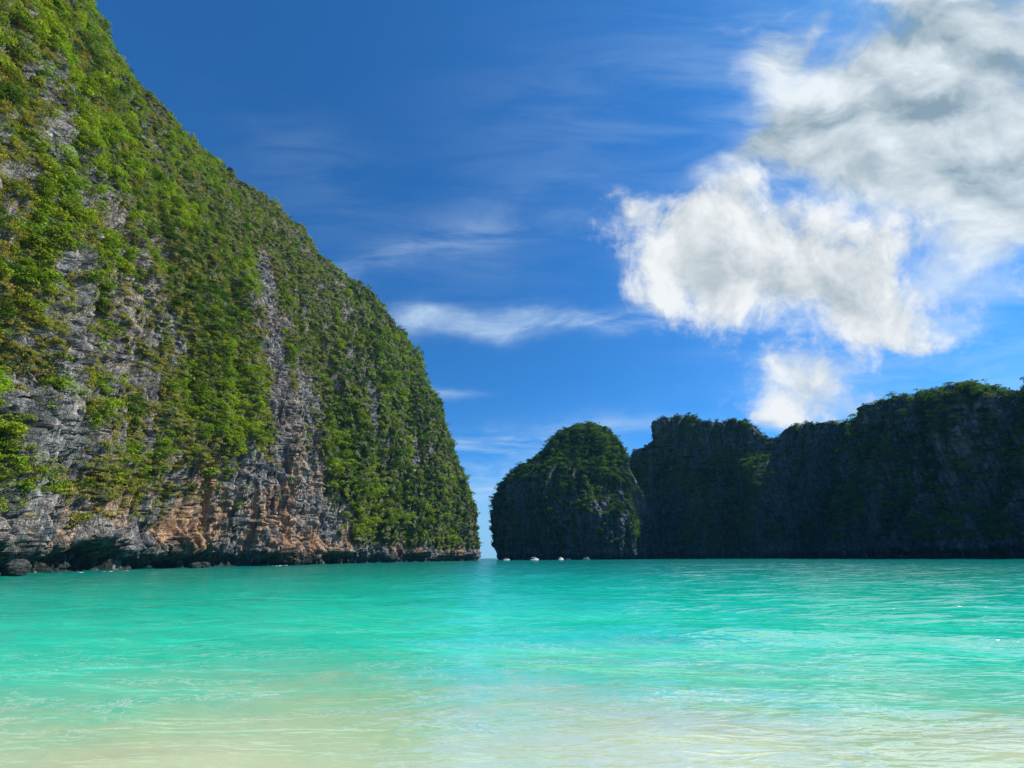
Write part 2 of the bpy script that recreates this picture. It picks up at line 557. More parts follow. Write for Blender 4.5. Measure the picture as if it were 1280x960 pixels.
M_ROCK = mat_rock('limestone')
M_ROCK_SHADED = mat_rock('shade_tinted_limestone', 0.56)  # same limestone with shade put into its colour, for the far cliffs
M_LEAF = mat_leaf('foliage')
M_SAND = mat_sand()
M_WATER = mat_water()
M_BARK = mat_plain('bark', (0.16, 0.12, 0.085), 0.9, 0.2, 0.3)
M_WHITE = mat_plain('white_gelcoat', (0.86, 0.86, 0.85), 0.3, 0.5, 0.04)
M_BLUE = mat_plain('blue_stripe', (0.04, 0.12, 0.35), 0.35)
M_DARK = mat_plain('dark_rubber', (0.03, 0.03, 0.035), 0.4)
M_GLASS = mat_plain('tinted_glass', (0.03, 0.05, 0.06), 0.1, 0.8)
M_CANVAS = mat_plain('canvas', (0.62, 0.63, 0.62), 0.8, 0.2)
M_FOAM = mat_plain('foam', (0.82, 0.86, 0.85), 0.8, 0.2, 0.1, 1.5)


# ------------------------------------------------------------------ sea bed and water
def bed_z(x, y):
    r = np.hypot(x, np.maximum(y, 0.01))
    yy = np.where(y > 0, r * 0.75 + y * 0.25, y)
    z = -0.055 * (yy - 6.2) - 0.05
    z = np.where(yy < 6.2, -0.06 - 0.045 * (yy - 6.2), z)
    z = np.where(yy < 3.5, 0.0615 - 0.11 * (yy - 3.5), z)
    z = z - 0.155 * ss(yy, 2.5, 5.0)
    deep = -0.579 - 0.035 * (yy - 13)
    z = np.where(yy > 13, deep, z)
    z = np.maximum(z, -9 + 0 * z)
    z = z + .07 * ss(yy, 3, 6) * fbm(np.stack([x * .35, y * .9, 0 * x], -1), 3, .6, 2)
    # shallow sand humps left by the swash
    for (hx, hy, sx, sy, a) in ((-4.4, 6.2, 1.7, 0.7, 0.24), (2.3, 6.8, 1.4, 1.0, 0.24), (7.0, 6.5, 2.0, 0.9, 0.25), (-9, 8.5, 3, 1.2, 0.05), (0.2, 9.6, 1.2, 1.6, 0.07)):
        z = z + a * np.exp(-((x - hx) / sx) ** 2 - ((y - hy) / sy) ** 2)
    top = -.085                                                   # nothing dries out ahead of the camera
    return np.where(y > 3.5, np.where(z > top - .08, top - .08 * np.exp(-(z - top + .08) / .08), z), z)


def wave_z(x, y):
    r = np.hypot(x, y)
    z = np.zeros_like(x)
    R = np.random.default_rng(11)
    for k in range(34):
        lam = 0.35 * (1.19 ** k) if k < 22 else 1.0 * (1.17 ** (k - 21))
        th = R.normal(0, 0.42 if lam < 1.2 else 0.26) + (0.18 if k % 2 else -0.12)
        kx, ky = math.sin(th) * 2 * math.pi / lam, math.cos(th) * 2 * math.pi / lam
        amp = (0.0028 if lam < 1.2 else 0.0036) * lam ** 0.95
        ph = R.uniform(0, 6.28)
        fade = np.clip(lam / (r * 0.010 + 1e-3) - 0.6, 0, 1)         # drop what the mesh cannot carry far out
        shoal = ss(r, 3.0, 16.0) * 0.75 + 0.25
        arg = kx * x + ky * y + ph + 0.9 * np.sin(0.31 * x + k) + 0.6 * np.sin(0.13 * y + 2 * k)
        s = np.exp(1.3 * np.sin(arg)) / 1.6 - 0.95
        z = z + amp * fade * shoal * s
    # one low swell standing up before it reaches the sand
    yc = 13.2 + 0.7 * np.sin(0.13 * x + 0.6) + 0.3 * np.sin(.37 * x) - 0.045 * np.maximum(x, 0) + .03 * np.maximum(-x, 0)
    t = (y - yc)
    z = z + 0.27 * np.exp(-np.where(t < 0, t / 0.9, t / 2.4) ** 2) * (0.75 + 0.25 * np.sin(0.21 * x + 1.0))
    yc2 = 22 + 0.8 * np.sin(0.09 * x + 2)
    z = z + 0.10 * np.exp(-((y - yc2) / 2.0) ** 2)
    return z


def build_sea():
    # water: rows get wider with distance
    rr = np.concatenate([2.5 * (16 / 2.5) ** (np.linspace(0, 1, 420)), 16 * (160 / 16) ** np.linspace(0, 1, 420)[1:],
                         160 * (6000 / 160) ** np.linspace(0, 1, 90)[1:]])
    aa = np.radians(np.linspace(-80, 80, 1100))
    A, Rr = np.meshgrid(aa, rr, indexing='ij')
    x, y = np.sin(A) * Rr, np.cos(A) * Rr
    z = wave_z(x, y)
    depth = np.maximum(z - bed_z(x, y), 0.0)
    P = np.stack([x, y, z], -1)
    f = grid_faces(len(aa), len(rr))[:, ::-1]
    o = np_mesh('water', P, f, M_WATER, True, attrs={'depth': depth})
    tag(o, 'clear turquoise bay water running up to pale sand', 'sea', kind='structure')
    # sand: the bed under the water and the beach the photo was taken from
    rr = np.concatenate([[0.02], np.geomspace(1.0, 40, 160), np.geomspace(45, 6000, 60)])
    aa = np.radians(np.linspace(0, 360, 361)[:-1])
    A, Rr = np.meshgrid(aa, rr, indexing='ij')
    x, y = np.sin(A) * Rr, np.cos(A) * Rr
    z = bed_z(x, y)
    z = np.minimum(z, 6 + 0.002 * Rr)
    z = z + 0.012 * fbm(np.stack([x * 0.9, y * 2.0, 0 * x], -1), 3)
    o = np_mesh('sand', np.stack([x, y, z], -1), grid_faces(len(aa), len(rr), True)[:, ::-1], M_SAND, True)
    tag(o, 'pale beach sand shelving away under the shallow water', 'sand', kind='structure')


build_sea()


# ------------------------------------------------------------------ cliffs
def resample(A, s, t):
    return np.stack([np.interp(t, s, A[:, k]) for k in range(A.shape[1])], -1)


def smooth1(A, n):
    k = np.hanning(n + 2)[1:-1]; k /= k.sum()
    pad = np.pad(A, ((n // 2, n - 1 - n // 2), (0, 0)), mode='edge')
    return np.stack([np.convolve(pad[:, c], k, 'valid') for c in range(A.shape[1])], -1)


def shelf(P, px, py, hd, A, L, w):
    """a buttress that stands out below a sloping ledge"""
    C = on_ray(px, py, hd)
    lat = np.hypot(P[..., 0] - C[0], P[..., 1] - C[1])
    return A * np.exp(-(lat / L) ** 2) / (1 + np.exp((P[..., 2] - C[2]) / w))


def karst_displace(P, out, W, seed, sc=1.0, rough=1.0, notch=4.0, big=1.0):
    """rock relief on an (nu,nv,3) sheet; out = outward horizontal direction; W = metres along the wall, so ribs follow its fall line"""
    z = P[..., 2]
    Q = np.stack([W, 0.35 * np.hypot(P[..., 0], P[..., 1]) * 0 + seed * 3.1, z], -1) / sc
    wob = fbm(Q * np.array([.02, 1, .02]), 3, .5, seed + 8)
    Q[..., 0] += 9 * wob
    d = big * 15.0 * fbm(Q * np.array([.022, 1, .0065]), 3, .5, seed)
    d += 7.5 * fbm(Q * np.array([.060, 1, .024]), 3, .55, seed + 1)
    cr = ridged(Q * np.array([.085, 1, .014]), 3, .55, seed + 2)
    d -= 5.5 * ss(cr, .35, .95)
    d += 2.0 * fbm(Q * np.array([.17, 1, .085]), 3, .6, seed + 7)
    d += 1.5 * rough * fbm(P / sc * np.array([.40, .40, .22]), 4, .62, seed + 3)
    led = fbm(Q * np.array([.045, 1, .17]), 3, .5, seed + 4)
    d += 1.5 * rough * ss(led, -.05, .30)
    cr2 = ridged(Q * np.array([.40, 1, .08]), 3, .5, seed + 5)
    d -= 1.7 * rough * ss(cr2, .45, .95)
    cr3 = ridged(P / sc * np.array([.22, .22, .35]) + 3, 2, .5, seed + 11)
    d -= 1.2 * rough * ss(cr3, .6, .97)
    d *= sc
    if notch:
        nn = fbm(np.stack([W * .035, 0 * z + seed, 0 * z], -1), 2, .5, seed + 6)
        hh = 4.2 + 6.0 * nn
        dep = notch * np.clip(.75 + 1.9 * nn, .12, 2.0)
        d -= dep * ss(hh - z, -1.2, 2.2)
        fr = ridged(np.stack([W * .28, 0 * z + seed, z * .05], -1), 2, .5, seed + 9)
        d += 2.2 * fr * ss(hh + 8 - z, 0, 6) * ss(z, hh - 2.5, hh)
    fade = ss(z, -4, 1.5) * 0.6 + 0.4
    return P + out * (d * fade)[..., None]


def wall(name, pairs, slope, nu, nv, seed, back=110.0, sc=1.0, shelves=(), gpow=0.65, notch=4.0, big=1.0):
    """pairs: (base px, base distance, ridge px, ridge py[, extra distance])"""
    B, R = [], []
    for pr in pairs:
        b = on_ground(pr[0], pr[1])
        v = ray(pr[2], pr[3]); te = v[2] / np.hypot(v[0], v[1])
        dr = pr[1] / max(0.35, 1 - te / math.tan(math.radians(slope)))
        if len(pr) > 4: dr += pr[4]
        B.append(b); R.append(on_ray(pr[2], pr[3], dr))
    B, R = np.array(B), np.array(R)
    s = np.array([0] + list(np.cumsum([0.5 * np.hypot(*(B[k + 1] - B[k])[:2]) / (0.5 * (np.hypot(*B[k][:2]) + np.hypot(*B[k + 1][:2])))
                                       + 0.5 * np.linalg.norm(R[k + 1] - R[k]) / (np.linalg.norm(R[k]) + 1) for k in range(len(B) - 1)])))
    s /= s[-1]
    t = np.linspace(0, 1, nu)
    n = max(5, nu // 60) | 1
    Bs, Rs = smooth1(resample(B, s, t), n), smooth1(resample(R, s, t), n)
    Hmax = Rs[:, 2].max()
    tu = np.cumsum(np.concatenate([[0], np.linalg.norm(np.diff(Rs, axis=0), axis=1)]))
    q0 = np.stack([tu * .045, 0 * tu + seed * 2.7, 0 * tu], -1)
    Rs[:, 2] += np.minimum(Rs[:, 2], 60) / 60 * (3.2 * sc * fbm(q0, 3, .6, seed) + 2.0 * sc * ss(fbm(q0 * 1.7, 2, .5, seed + 3), -.1, .1))
    v = np.concatenate([[-0.03], np.linspace(-0.006, 1, nv)])
    nb = max(14, nv // 10)
    g = (1 - gpow) * v + gpow * np.maximum(v, 0) ** 2
    P = np.empty((nu, len(v) + nb, 3))
    P[:, :len(v), :2] = Bs[:, None, :2] + (Rs - Bs)[:, None, :2] * g[None, :, None]
    P[:, :len(v), 2] = Rs[:, None, 2] * v[None]
    tan = np.gradient(smooth1(Bs, (nu // 12) | 1), axis=0)[:, :2]
    out = np.stack([tan[:, 1], -tan[:, 0], np.zeros(nu)], -1)
    out /= np.linalg.norm(out, axis=1)[:, None] + 1e-9
    if np.mean(np.sum(out[:, :2] * -Bs[:, :2], 1)) < 0: out = -out
    for j in range(nb):
        tt = (j + 1) / nb
        P[:, len(v) + j] = Rs - out * (back * tt ** 1.3) * np.array([1, 1, 0])
        P[:, len(v) + j, 2] = Rs[:, 2] * (1 - 0.02 * tt - 0.9 * max(0, tt - .25) ** 1.5 / .65)
    o3 = np.repeat(out[:, None], P.shape[1], 1)
    for (a, b, c, A, L, w) in shelves:
        P = P + o3 * shelf(P, a, b, c, A, L, w)[..., None]
    mid = .5 * (Bs + Rs)
    W = np.concatenate([[0], np.cumsum(np.hypot(*np.diff(mid[:, :2], axis=0).T))])
    P = karst_displace(P, o3, np.repeat(W[:, None], P.shape[1], 1), seed, sc, notch=notch, big=big)
    nrm = grid_normals(P)
    if np.mean(np.sum(nrm[:, :nv] * o3[:, :nv], -1)) < 0:
        nrm = -nrm; flip = True
    else:
        flip = False
    return P, nrm, flip, len(v)


def stack_dome(profile, dist, depth, nu, nv, seed, sc=1.0, shelves=(), notch=3.0):
    """free-standing island from its left and right edges: profile = (py, px_left, px_right)"""
    zc, xl, xr = [], [], []
    cd = az_dir(712)
    side = np.array([cd[1], -cd[0]])
    for py, a, b in profile:
        pa, pb = on_ray(a, py, dist), on_ray(b, py, dist)
        ra, rb = ray(a, py), ray(b, py)
        # meet the plane through the island's middle, square to the view
        pts = []
        for r in (ra, rb):
            k = dist / (r[:2] @ cd)
            pts.append(np.array([r[0] * k, r[1] * k, CAM_H + r[2] * k]))
        zc.append(0.5 * (pts[0][2] + pts[1][2])); xl.append(pts[0][:2] @ side); xr.append(pts[1][:2] @ side)
    o = np.argsort(zc); zc, xl, xr = np.array(zc)[o], np.array(xl)[o], np.array(xr)[o]
    H = zc[-1]
    zz = H * np.concatenate([np.linspace(-.02, .9, int(nv * .72)), .9 + .1 * (1 - (1 - np.linspace(0, 1, nv - int(nv * .72) + 1)[1:]) ** 2)])
    l, r = np.interp(zz, zc, xl), np.interp(zz, zc, xr)
    k = np.hanning(9); k /= k.sum()
    c = np.convolve(np.pad((l + r) / 2, 4, mode='edge'), k, 'valid'); a = np.convolve(np.pad((r - l) / 2, 4, mode='edge'), k, 'valid')
    amax = a.max()
    th = np.linspace(0, 2 * np.pi, nu, endpoint=False)
    ct, st = np.cos(th), np.sin(th)
    sq = lambda q: np.sign(q) * np.abs(q) ** 0.8
    P = np.empty((nu, nv, 3))
    X = c[None] + a[None] * sq(ct)[:, None]
    Y = dist + depth * (a / amax)[None] * sq(st)[:, None]
    P[..., 0] = X * side[0] + Y * cd[0]; P[..., 1] = X * side[1] + Y * cd[1]; P[..., 2] = zz[None]
    out = np.zeros_like(P)
    out[..., 0] = (ct * side[0] + st * cd[0])[:, None]; out[..., 1] = (ct * side[1] + st * cd[1])[:, None]
    fadeout = np.clip(a / amax * 1.5, 0, 1)[None]
    for (px, py, hd, A, L, w) in shelves:
        P = P + out * (shelf(P, px, py, hd, A, L, w) * np.clip(-st, 0, 1)[:, None])[..., None]
    W = np.repeat((th * 85.0)[:, None], nv, 1)
    W = 40 * np.cos(th)[:, None] + 85 * th[:, None] + 0 * zz[None]
    P = karst_displace(P, out * fadeout[..., None], W, seed, sc, notch=notch, big=.55)
    nrm = grid_normals(P, True)
    flip = np.mean(np.sum(nrm * out, -1)) < 0
    if flip: nrm = -nrm
    return P, nrm, flip


def veg_mask(P, nrm, seed, bias=0.0, extra=None, sc=1.0):
    q = P / sc
    m = 0.50 + bias
    m = m + 0.75 * fbm(q * np.array([.022, .022, .014]), 3, .55, seed)
    m = m + 0.85 * fbm(q * np.array([.085, .085, .05]), 4, .65, seed + 1)
    m = m + 0.70 * fbm(q * np.array([.30, .30, .2]), 2, .6, seed + 2)
    m = m + 0.55 * fbm(q * np.array([.13, .13, .018]), 2, .6, seed + 3)
    m = m + 0.55 * (nrm[..., 2] - 0.25)
    if extra is not None: m = m + extra
    m = m * ss(P[..., 2], 5.0, 14.0)
    return np.clip(m, 0, 1.4)


def canopy(P, nrm, amount, size, seed):
    """raise the wooded ground into rounded crowns"""
    b = 1 - np.abs(pn(P / size + seed)) * 1.6 + .4 * (1 - np.abs(pn(P / size * 2.1 + seed + 5)) * 1.6)
    n = nrm + np.array([0, 0, .25])
    return P + n * (amount * (b - .3))[..., None]


def mesh_cliff(name, P, flip, veg, wrap=False, stain=None, mat=None):
    stain = np.full(veg.shape, 0.06) if stain is None else stain
    f = grid_faces(P.shape[0], P.shape[1], wrap)
    if flip: f = f[:, ::-1]
    return np_mesh(name, P, f, mat or M_ROCK, False, attrs={'veg': veg, 'stain': stain})


# ---- plants: prototypes made of leaf-sized faces, copied over the slopes into one mesh
def proto_shrub(R, n, leaf, flat=0.8):
    v, nr = [], []
    k = 5
    cs = R.normal(0, 0.42, (k, 3)); cs[:, 2] = np.abs(cs[:, 2]) * .8 + .1
    for i in range(n):
        c = cs[i % k]
        d = R.normal(size=3); d /= np.linalg.norm(d)
        if d[2] < -0.2: d[2] *= -0.6
        p = c + d * R.uniform(.32, .62) * np.array([1, 1, flat])
        nn = d * 0.9 + R.normal(0, .45, 3) + np.array([0, 0, .35]); nn /= np.linalg.norm(nn)
        a = np.cross(nn, R.normal(size=3)); a /= np.linalg.norm(a); b = np.cross(nn, a)
        s = leaf * R.uniform(.6, 1.25)
        v += [p - a * s, p - b * s * .55 + nn * s * .1, p + a * s, p + b * s * .55 + nn * s * .1]
    return np.array(v)


def proto_grass(R, n):
    v = []
    for i in range(n):
        az = R.uniform(0, 6.28)
        d = np.array([math.cos(az), math.sin(az), 0]); w = np.array([-d[1], d[0], 0])
        L = R.uniform(.45, 1.15); wd = R.uniform(.022, .05)
        up = R.uniform(.35, .9)
        p0 = d * R.uniform(0, .25)
        p1 = p0 + d * L * .45 + np.array([0, 0, L * up * .6])
        p2 = p0 + d * L * 1.0 + np.array([0, 0, L * (up * .6 - .45)])
        v += [p0 - w * wd, p0 + w * wd, p1 + w * wd, p1 - w * wd,
              p1 - w * wd, p1 + w * wd, p2 + w * wd * .25, p2 - w * wd * .25]
    return np.array(v)


PR = np.random.default_rng(3)
SHRUBS = [proto_shrub(PR, 48, .175) for _ in range(7)]


def proto_crown(R, n, leaf):
    """one tree head: a lumpy dome of leaf sprays, thin underneath"""
    lobes = [(R.normal(0, .42, 3) * np.array([1, 1, .45]) + np.array([0, 0, .55]), R.uniform(.34, .55)) for _ in range(6)]
    v = []
    for i in range(n):
        c, r = lobes[i % 6]
        d = R.normal(size=3); d /= np.linalg.norm(d); d[2] = d[2] if d[2] > -.25 else -d[2]
        p = c + d * r * R.uniform(.75, 1.08) * np.array([1, 1, .8])
        nn = d + R.normal(0, .35, 3) + np.array([0, 0, .3]); nn /= np.linalg.norm(nn)
        a = np.cross(nn, R.normal(size=3)); a /= np.linalg.norm(a); b = np.cross(nn, a)
        s = leaf * R.uniform(.6, 1.3)
        v += [p - a * s, p - b * s * .6, p + a * s, p + b * s * .6]
    return np.array(v)


CROWNS = [proto_crown(PR, 180, .108) for _ in range(6)]
GRASS = [proto_grass(PR, 24) for _ in range(5)]


def place(protos, pos, size, yaw, tilt_n, tone, R, lean=0.35, jit=0.22):
    """all plants of one kind -> verts (m,3), tone (m,3)"""
    V, T = [], []
    pick = R.integers(0, len(protos), len(pos))
    for k, pv in enumerate(protos):
        idx = np.nonzero(pick == k)[0]
        if len(idx) == 0: continue
        c, s = np.cos(yaw[idx]), np.sin(yaw[idx])
        q = pv[None] * size[idx][:, None, None]
        x = q[..., 0] * c[:, None] - q[..., 1] * s[:, None]
        y = q[..., 0] * s[:, None] + q[..., 1] * c[:, None]
        z = q[..., 2]
        n = tilt_n[idx] * lean
        # shear the plant out along the slope normal
        x = x + n[:, None, 0] * z; y = y + n[:, None, 1] * z
        V.append(np.stack([x, y, z], -1) + pos[idx][:, None])
        quad = R.uniform(1 - jit, 1 + jit, (len(idx), pv.shape[0] // 4))
        T.append(tone[idx][:, None, :] * np.repeat(quad, 4, 1)[..., None])
    return np.concatenate([v.reshape(-1, 3) for v in V]), np.concatenate([t.reshape(-1, 3) for t in T])


def scatter(name, P, nrm, veg, count, seed, label, size=(0.9, 2.0), tones=None, grass_share=0.3, wrap=False, dark=None, only=None, woods=False):
    R = np.random.default_rng(seed)
    nu, nv = P.shape[:2]
    e1 = np.zeros((nu, nv)); e1[:-1, :-1] = np.linalg.norm(np.cross(P[1:, :-1] - P[:-1, :-1], P[:-1, 1:] - P[:-1, :-1]), axis=-1)
    d2 = np.sum(P ** 2, -1)
    facing = np.sum(nrm * -P, -1) / np.sqrt(d2)
    w = e1 * ss(veg, .30, .72) / d2 ** 0.8 * np.where(facing > -.25, 1, 0.03)
    px, py = project(P)
    inview = (px > -140) & (px < 1420) & (py > -160) & ((P @ np.array(FWD)) > 0)
    w = w * np.where(inview, 1, 0.04)
    if only is not None: w = w * only
    w = w.ravel() / w.sum()
    pick = R.choice(nu * nv, count, p=w)
    pos = P.reshape(-1, 3)[pick] + R.normal(0, .25, (count, 3))
    n = nrm.reshape(-1, 3)[pick]
    vg = veg.ravel()[pick]
    sz = R.uniform(size[0], size[1], count) * R.choice([.62, 1.0, 1.55], count, p=[.5, .38, .12])
    yaw = R.uniform(0, 6.28, count)
    pt = fbm(pos * np.array([.03, .03, .016]), 3, .6, seed + .5)
    pt2 = fbm(pos * .11, 2, .5, seed + 1.5)
    gs = grass_share
    if dark is not None: gs = grass_share * np.clip(1 - 1.9 * dark.ravel()[pick], 0, 1)
    g = R.uniform(0, 1, count) < gs * (1 - ss(pt + pt2 * .5, -.05, .30)) * 1.7 * (1.2 - ss(vg, .7, 1.2))
    bright, deep, olive, straw = tones
    mixb = ss(pt + .5 * pt2 + R.normal(0, .16, count) - (0 if dark is None else .22 * dark.ravel()[pick]), -.22, .26)[:, None]
    if dark is not None: mixb = mixb * (1 - .55 * dark.ravel()[pick][:, None])
    tone = deep * (1 - mixb) + bright * mixb
    tone = tone * R.uniform(.75, 1.25, (count, 1)) * np.stack([R.uniform(.85, 1.25, count), np.ones(count), R.uniform(.8, 1.2, count)], -1)
    gm = R.uniform(0, 1, (count, 1)) ** 1.3
    gt = (olive * (1 - gm) + straw * gm) * R.uniform(.75, 1.2, (count, 1))
    big = ~g & (woods | (sz > 1.5))
    sm = ~g & ~big
    vv, tt = [], []
    if sm.any():
        v1, t1 = place(SHRUBS, pos[sm], sz[sm], yaw[sm], n[sm], tone[sm], R, 0.5)
        vv.append(v1); tt.append(t1)
    if big.any():
        v3, t3 = place(CROWNS, pos[big], sz[big], yaw[big], n[big], tone[big], R, 0.5)
        vv.append(v3); tt.append(t3)
    if g.any():
        v2, t2 = place(GRASS, pos[g], np.minimum(sz[g] * .9, 1.35 if size[1] < 2.5 else 2.2), yaw[g], n[g], gt[g], R, 0.8)
        vv.append(v2); tt.append(t2)
    v, t = np.concatenate(vv), np.concatenate(tt)
    o = np_mesh(name, v, np.arange(len(v)).reshape(-1, 4), M_LEAF, False, colors={'tone': t})
    tag(o, label, 'plants', kind='stuff')
    return o


LIN = lambda *c: np.array(c)
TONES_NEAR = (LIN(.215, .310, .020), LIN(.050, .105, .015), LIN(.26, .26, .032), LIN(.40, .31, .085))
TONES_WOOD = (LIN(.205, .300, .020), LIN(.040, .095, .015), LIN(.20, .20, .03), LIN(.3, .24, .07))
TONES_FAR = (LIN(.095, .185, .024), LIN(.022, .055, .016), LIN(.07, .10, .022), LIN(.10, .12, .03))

# ---- the headland on the left
HEAD = [(590, 520, 545, 545, 60), (593, 455, 550, 532, 30), (596, 420, 553, 530), (578, 395, 545, 500), (555, 365, 522, 450), (530, 335, 500, 408), (500, 308, 470, 376),
        (470, 284, 440, 350), (440, 262, 400, 318), (415, 244, 372, 285), (390, 230, 345, 257), (345, 208, 290, 214), (300, 194, 245, 186),
        (255, 180, 200, 135), (200, 165, 160, 84), (130, 148, 100, 0), (70, 138, 50, -70), (0, 124, -10, -160), (-90, 112, -90, -260), (-220, 98, -190, -320), (-420, 86, -330, -340)]
P, nrm, flip, nvf = wall('cliff', HEAD, 71, 1250, 640, 2.0, back=120, notch=5.0)
px, py = project(P)
hz = P[..., 2]
frst = ss(px + .12 * (py - 400), 390, 450)                       # closed wood on the seaward half
ex = 0.50 * frst + 0.16 * ss(hz, 60, 130)
lowb = (24 + 28 * ss(px, 190, 225)) * (1 - .78 * ss(px, 425, 450))
ex -= 0.55 * ss(lowb - hz, 0, 22)
ex += 0.55 * np.exp(-((px - 270 - 0.12 * (py - 400)) / 32) ** 2) * ss(600 - py, 0, 80)         # green gully
ex -= 0.95 * np.exp(-((px - 340 - 0.16 * (py - 400)) / 10) ** 2) * ss(py, 300, 330)            # bare rib
ex -= 0.60 * np.exp(-((px - 385 - .1 * (py - 520)) / 15) ** 2) * ss(py, 430, 500)
for rx, ry, rw, ra in ((215, 420, 6, .55), (304, 470, 6, .5), (418, 470, 7, .6), (470, 520, 6, .7), (515, 560, 5, .6), (440, 390, 12, .5), (150, 430, 7, .5), (255, 250, 6, .5)):
    ex -= ra * np.exp(-((px - rx - .15 * (py - ry) - 4 * np.sin(py * .06 + rx)) / rw) ** 2) * np.exp(-((py - ry) / 75) ** 2)
ex += .20 * (1 - frst)
ex -= .30 * frst * ss(fbm(P * np.array([.030, .030, .012]), 3, .6, 77), .12, .40) * 2
ex -= 0.26 * np.exp(-((px - 110) / 80) ** 2 - ((py - 420) / 90) ** 2)
ex -= 0.36 * np.exp(-((px - 5) / 60) ** 2 - ((py - 575) / 75) ** 2)
ex -= 0.25 * np.exp(-((px - 180) / 40) ** 2 - ((py - 330) / 60) ** 2)
ex -= 0.20 * np.exp(-((px - 60) / 60) ** 2 - ((py - 190) / 60) ** 2)
veg = veg_mask(P, nrm, 4.0, -0.03, ex)
stain = (ss(75 - hz, 0, 45) * ss(px, 150, 240) * (1 - .8 * frst)) + .25 + .7 * ss(30 - hz, 0, 15)
P = canopy(P, nrm, (1.0 + 2.0 * frst) * ss(veg, .5, .9) * ss(hz, 6, 14), 7.0, 3)
cliff = mesh_cliff('cliff', P, flip, veg, stain=np.clip(stain, 0, 1))
tag(cliff, 'sunlit grey and rust streaked limestone headland filling the left side', 'cliff', kind='structure')
dk = frst * .8
scatter('cliff_shrubs', P, nrm, veg, 38000, 21, 'green shrubs and straw coloured grass clinging to the sunlit headland', (0.8, 2.0), TONES_NEAR, 0.72, only=1 - .9 * frst)
scatter('cliff_woods', P, nrm, veg, 4600, 22, 'closed dark green tree crowns covering the seaward half of the headland', (1.9, 3.6), TONES_WOOD, 0.0, only=ss(frst, .25, .8) + .03, woods=True)
HEAD_P, HEAD_N = P, nrm

# ---- the dome across the bay
DOME = [(698, 628, 808), (680, 624, 808), (660, 622, 806), (640, 621, 803), (620, 623, 799), (605, 627, 794), (595, 638, 790), (588, 651, 787), (575, 668, 783), (562, 679, 778),
        (552, 689, 771), (545, 698, 763), (539, 709, 755), (535, 722, 747), (533, 731, 740)]
P, nrm, flip = stack_dome(DOME, 590, 85, 620, 330, 5.0, 1.5, shelves=((752, 628, 510, 34, 36, 5.5), (690, 600, 510, 6, 25, 8)))
veg = veg_mask(P, nrm, 6.0, -0.12, 0.35 * ss(P[..., 2], 90, 130), 1.7)
o = mesh_cliff('island', P, flip, veg, True, mat=M_ROCK_SHADED)
tag(o, 'rounded dark limestone dome rising alone behind the boats', 'island', kind='structure')
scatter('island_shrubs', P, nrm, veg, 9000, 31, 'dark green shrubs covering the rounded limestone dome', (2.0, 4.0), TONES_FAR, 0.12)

# ---- the massif behind it, with a square tower at its left end
MID = [(786, 760, 786, 590, 60), (790, 640, 786, 578), (796, 612, 796, 566), (802, 600, 806, 556), (806, 596, 814, 550), (809, 592, 817, 531), (816, 588, 824, 523), (830, 584, 840, 519), (855, 578, 862, 520),
       (872, 574, 878, 527), (890, 570, 893, 528), (905, 566, 906, 527), (922, 562, 923, 528), (938, 558, 940, 534), (950, 554, 952, 545), (962, 552, 965, 549), (970, 550, 975, 541), (985, 546, 990, 535),
       (1005, 542, 1010, 533), (1030, 538, 1040, 532), (1055, 534, 1064, 535), (1090, 530, 1095, 548), (1130, 528, 1135, 570)]
P, nrm, flip, _ = wall('cliff', MID, 84, 620, 330, 8.0, back=150, sc=1.4, shelves=((862, 588, 575, 34, 22, 4), (948, 572, 550, 46, 26, 7), (925, 625, 540, 14, 40, 5)), gpow=.3, notch=3.0)
veg = veg_mask(P, nrm, 9.0, -0.10, None, 1.7)
o = mesh_cliff('cliff', P, flip, veg, mat=M_ROCK_SHADED)
tag(o, 'shaded limestone massif with a square tower beside the dome', 'cliff', kind='structure')
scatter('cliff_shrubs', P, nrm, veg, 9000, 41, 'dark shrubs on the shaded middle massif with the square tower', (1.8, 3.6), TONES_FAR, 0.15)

# ---- the long dark cliff at the right edge
FAR = [(1030, 620, 1060, 548, 60), (1034, 520, 1062, 539), (1038, 470, 1068, 531), (1044, 455, 1080, 514), (1056, 445, 1092, 504), (1075, 436, 1112, 498), (1100, 428, 1132, 499), (1125, 420, 1155, 496), (1155, 410, 1176, 490),
       (1180, 402, 1192, 487), (1205, 396, 1216, 490), (1222, 392, 1234, 497), (1240, 388, 1249, 493), (1256, 384, 1264, 484), (1275, 380, 1281, 476), (1310, 372, 1312, 466), (1380, 360, 1380, 452), (1500, 345, 1490, 440), (1700, 330, 1660, 450), (2500, 310, 2400, 470)]
P, nrm, flip, _ = wall('cliff', FAR, 80, 820, 330, 12.0, back=150, sc=1.25, shelves=((1200, 640, 400, 12, 40, 5),), gpow=.35, notch=3.0)
veg = veg_mask(P, nrm, 13.0, -0.02, None, 1.6)
o = mesh_cliff('cliff', P, flip, veg, mat=M_ROCK_SHADED)
tag(o, 'long dark limestone cliff in shade closing the right edge of the bay', 'cliff', kind='structure')
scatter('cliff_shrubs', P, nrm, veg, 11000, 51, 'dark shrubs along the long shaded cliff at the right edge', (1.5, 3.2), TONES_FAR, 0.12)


# ------------------------------------------------------------------ single plants and rocks that stand out
def hit(px_, py_):
    """nearest headland point to a place in the view"""
    px, py = project(HEAD_P)
    e = (px - px_) ** 2 + (py - py_) ** 2
    e[:, nvf + 2:] += 400
    k = np.unravel_index(np.argmin(e), e.shape)
    return HEAD_P[k], HEAD_N[k]


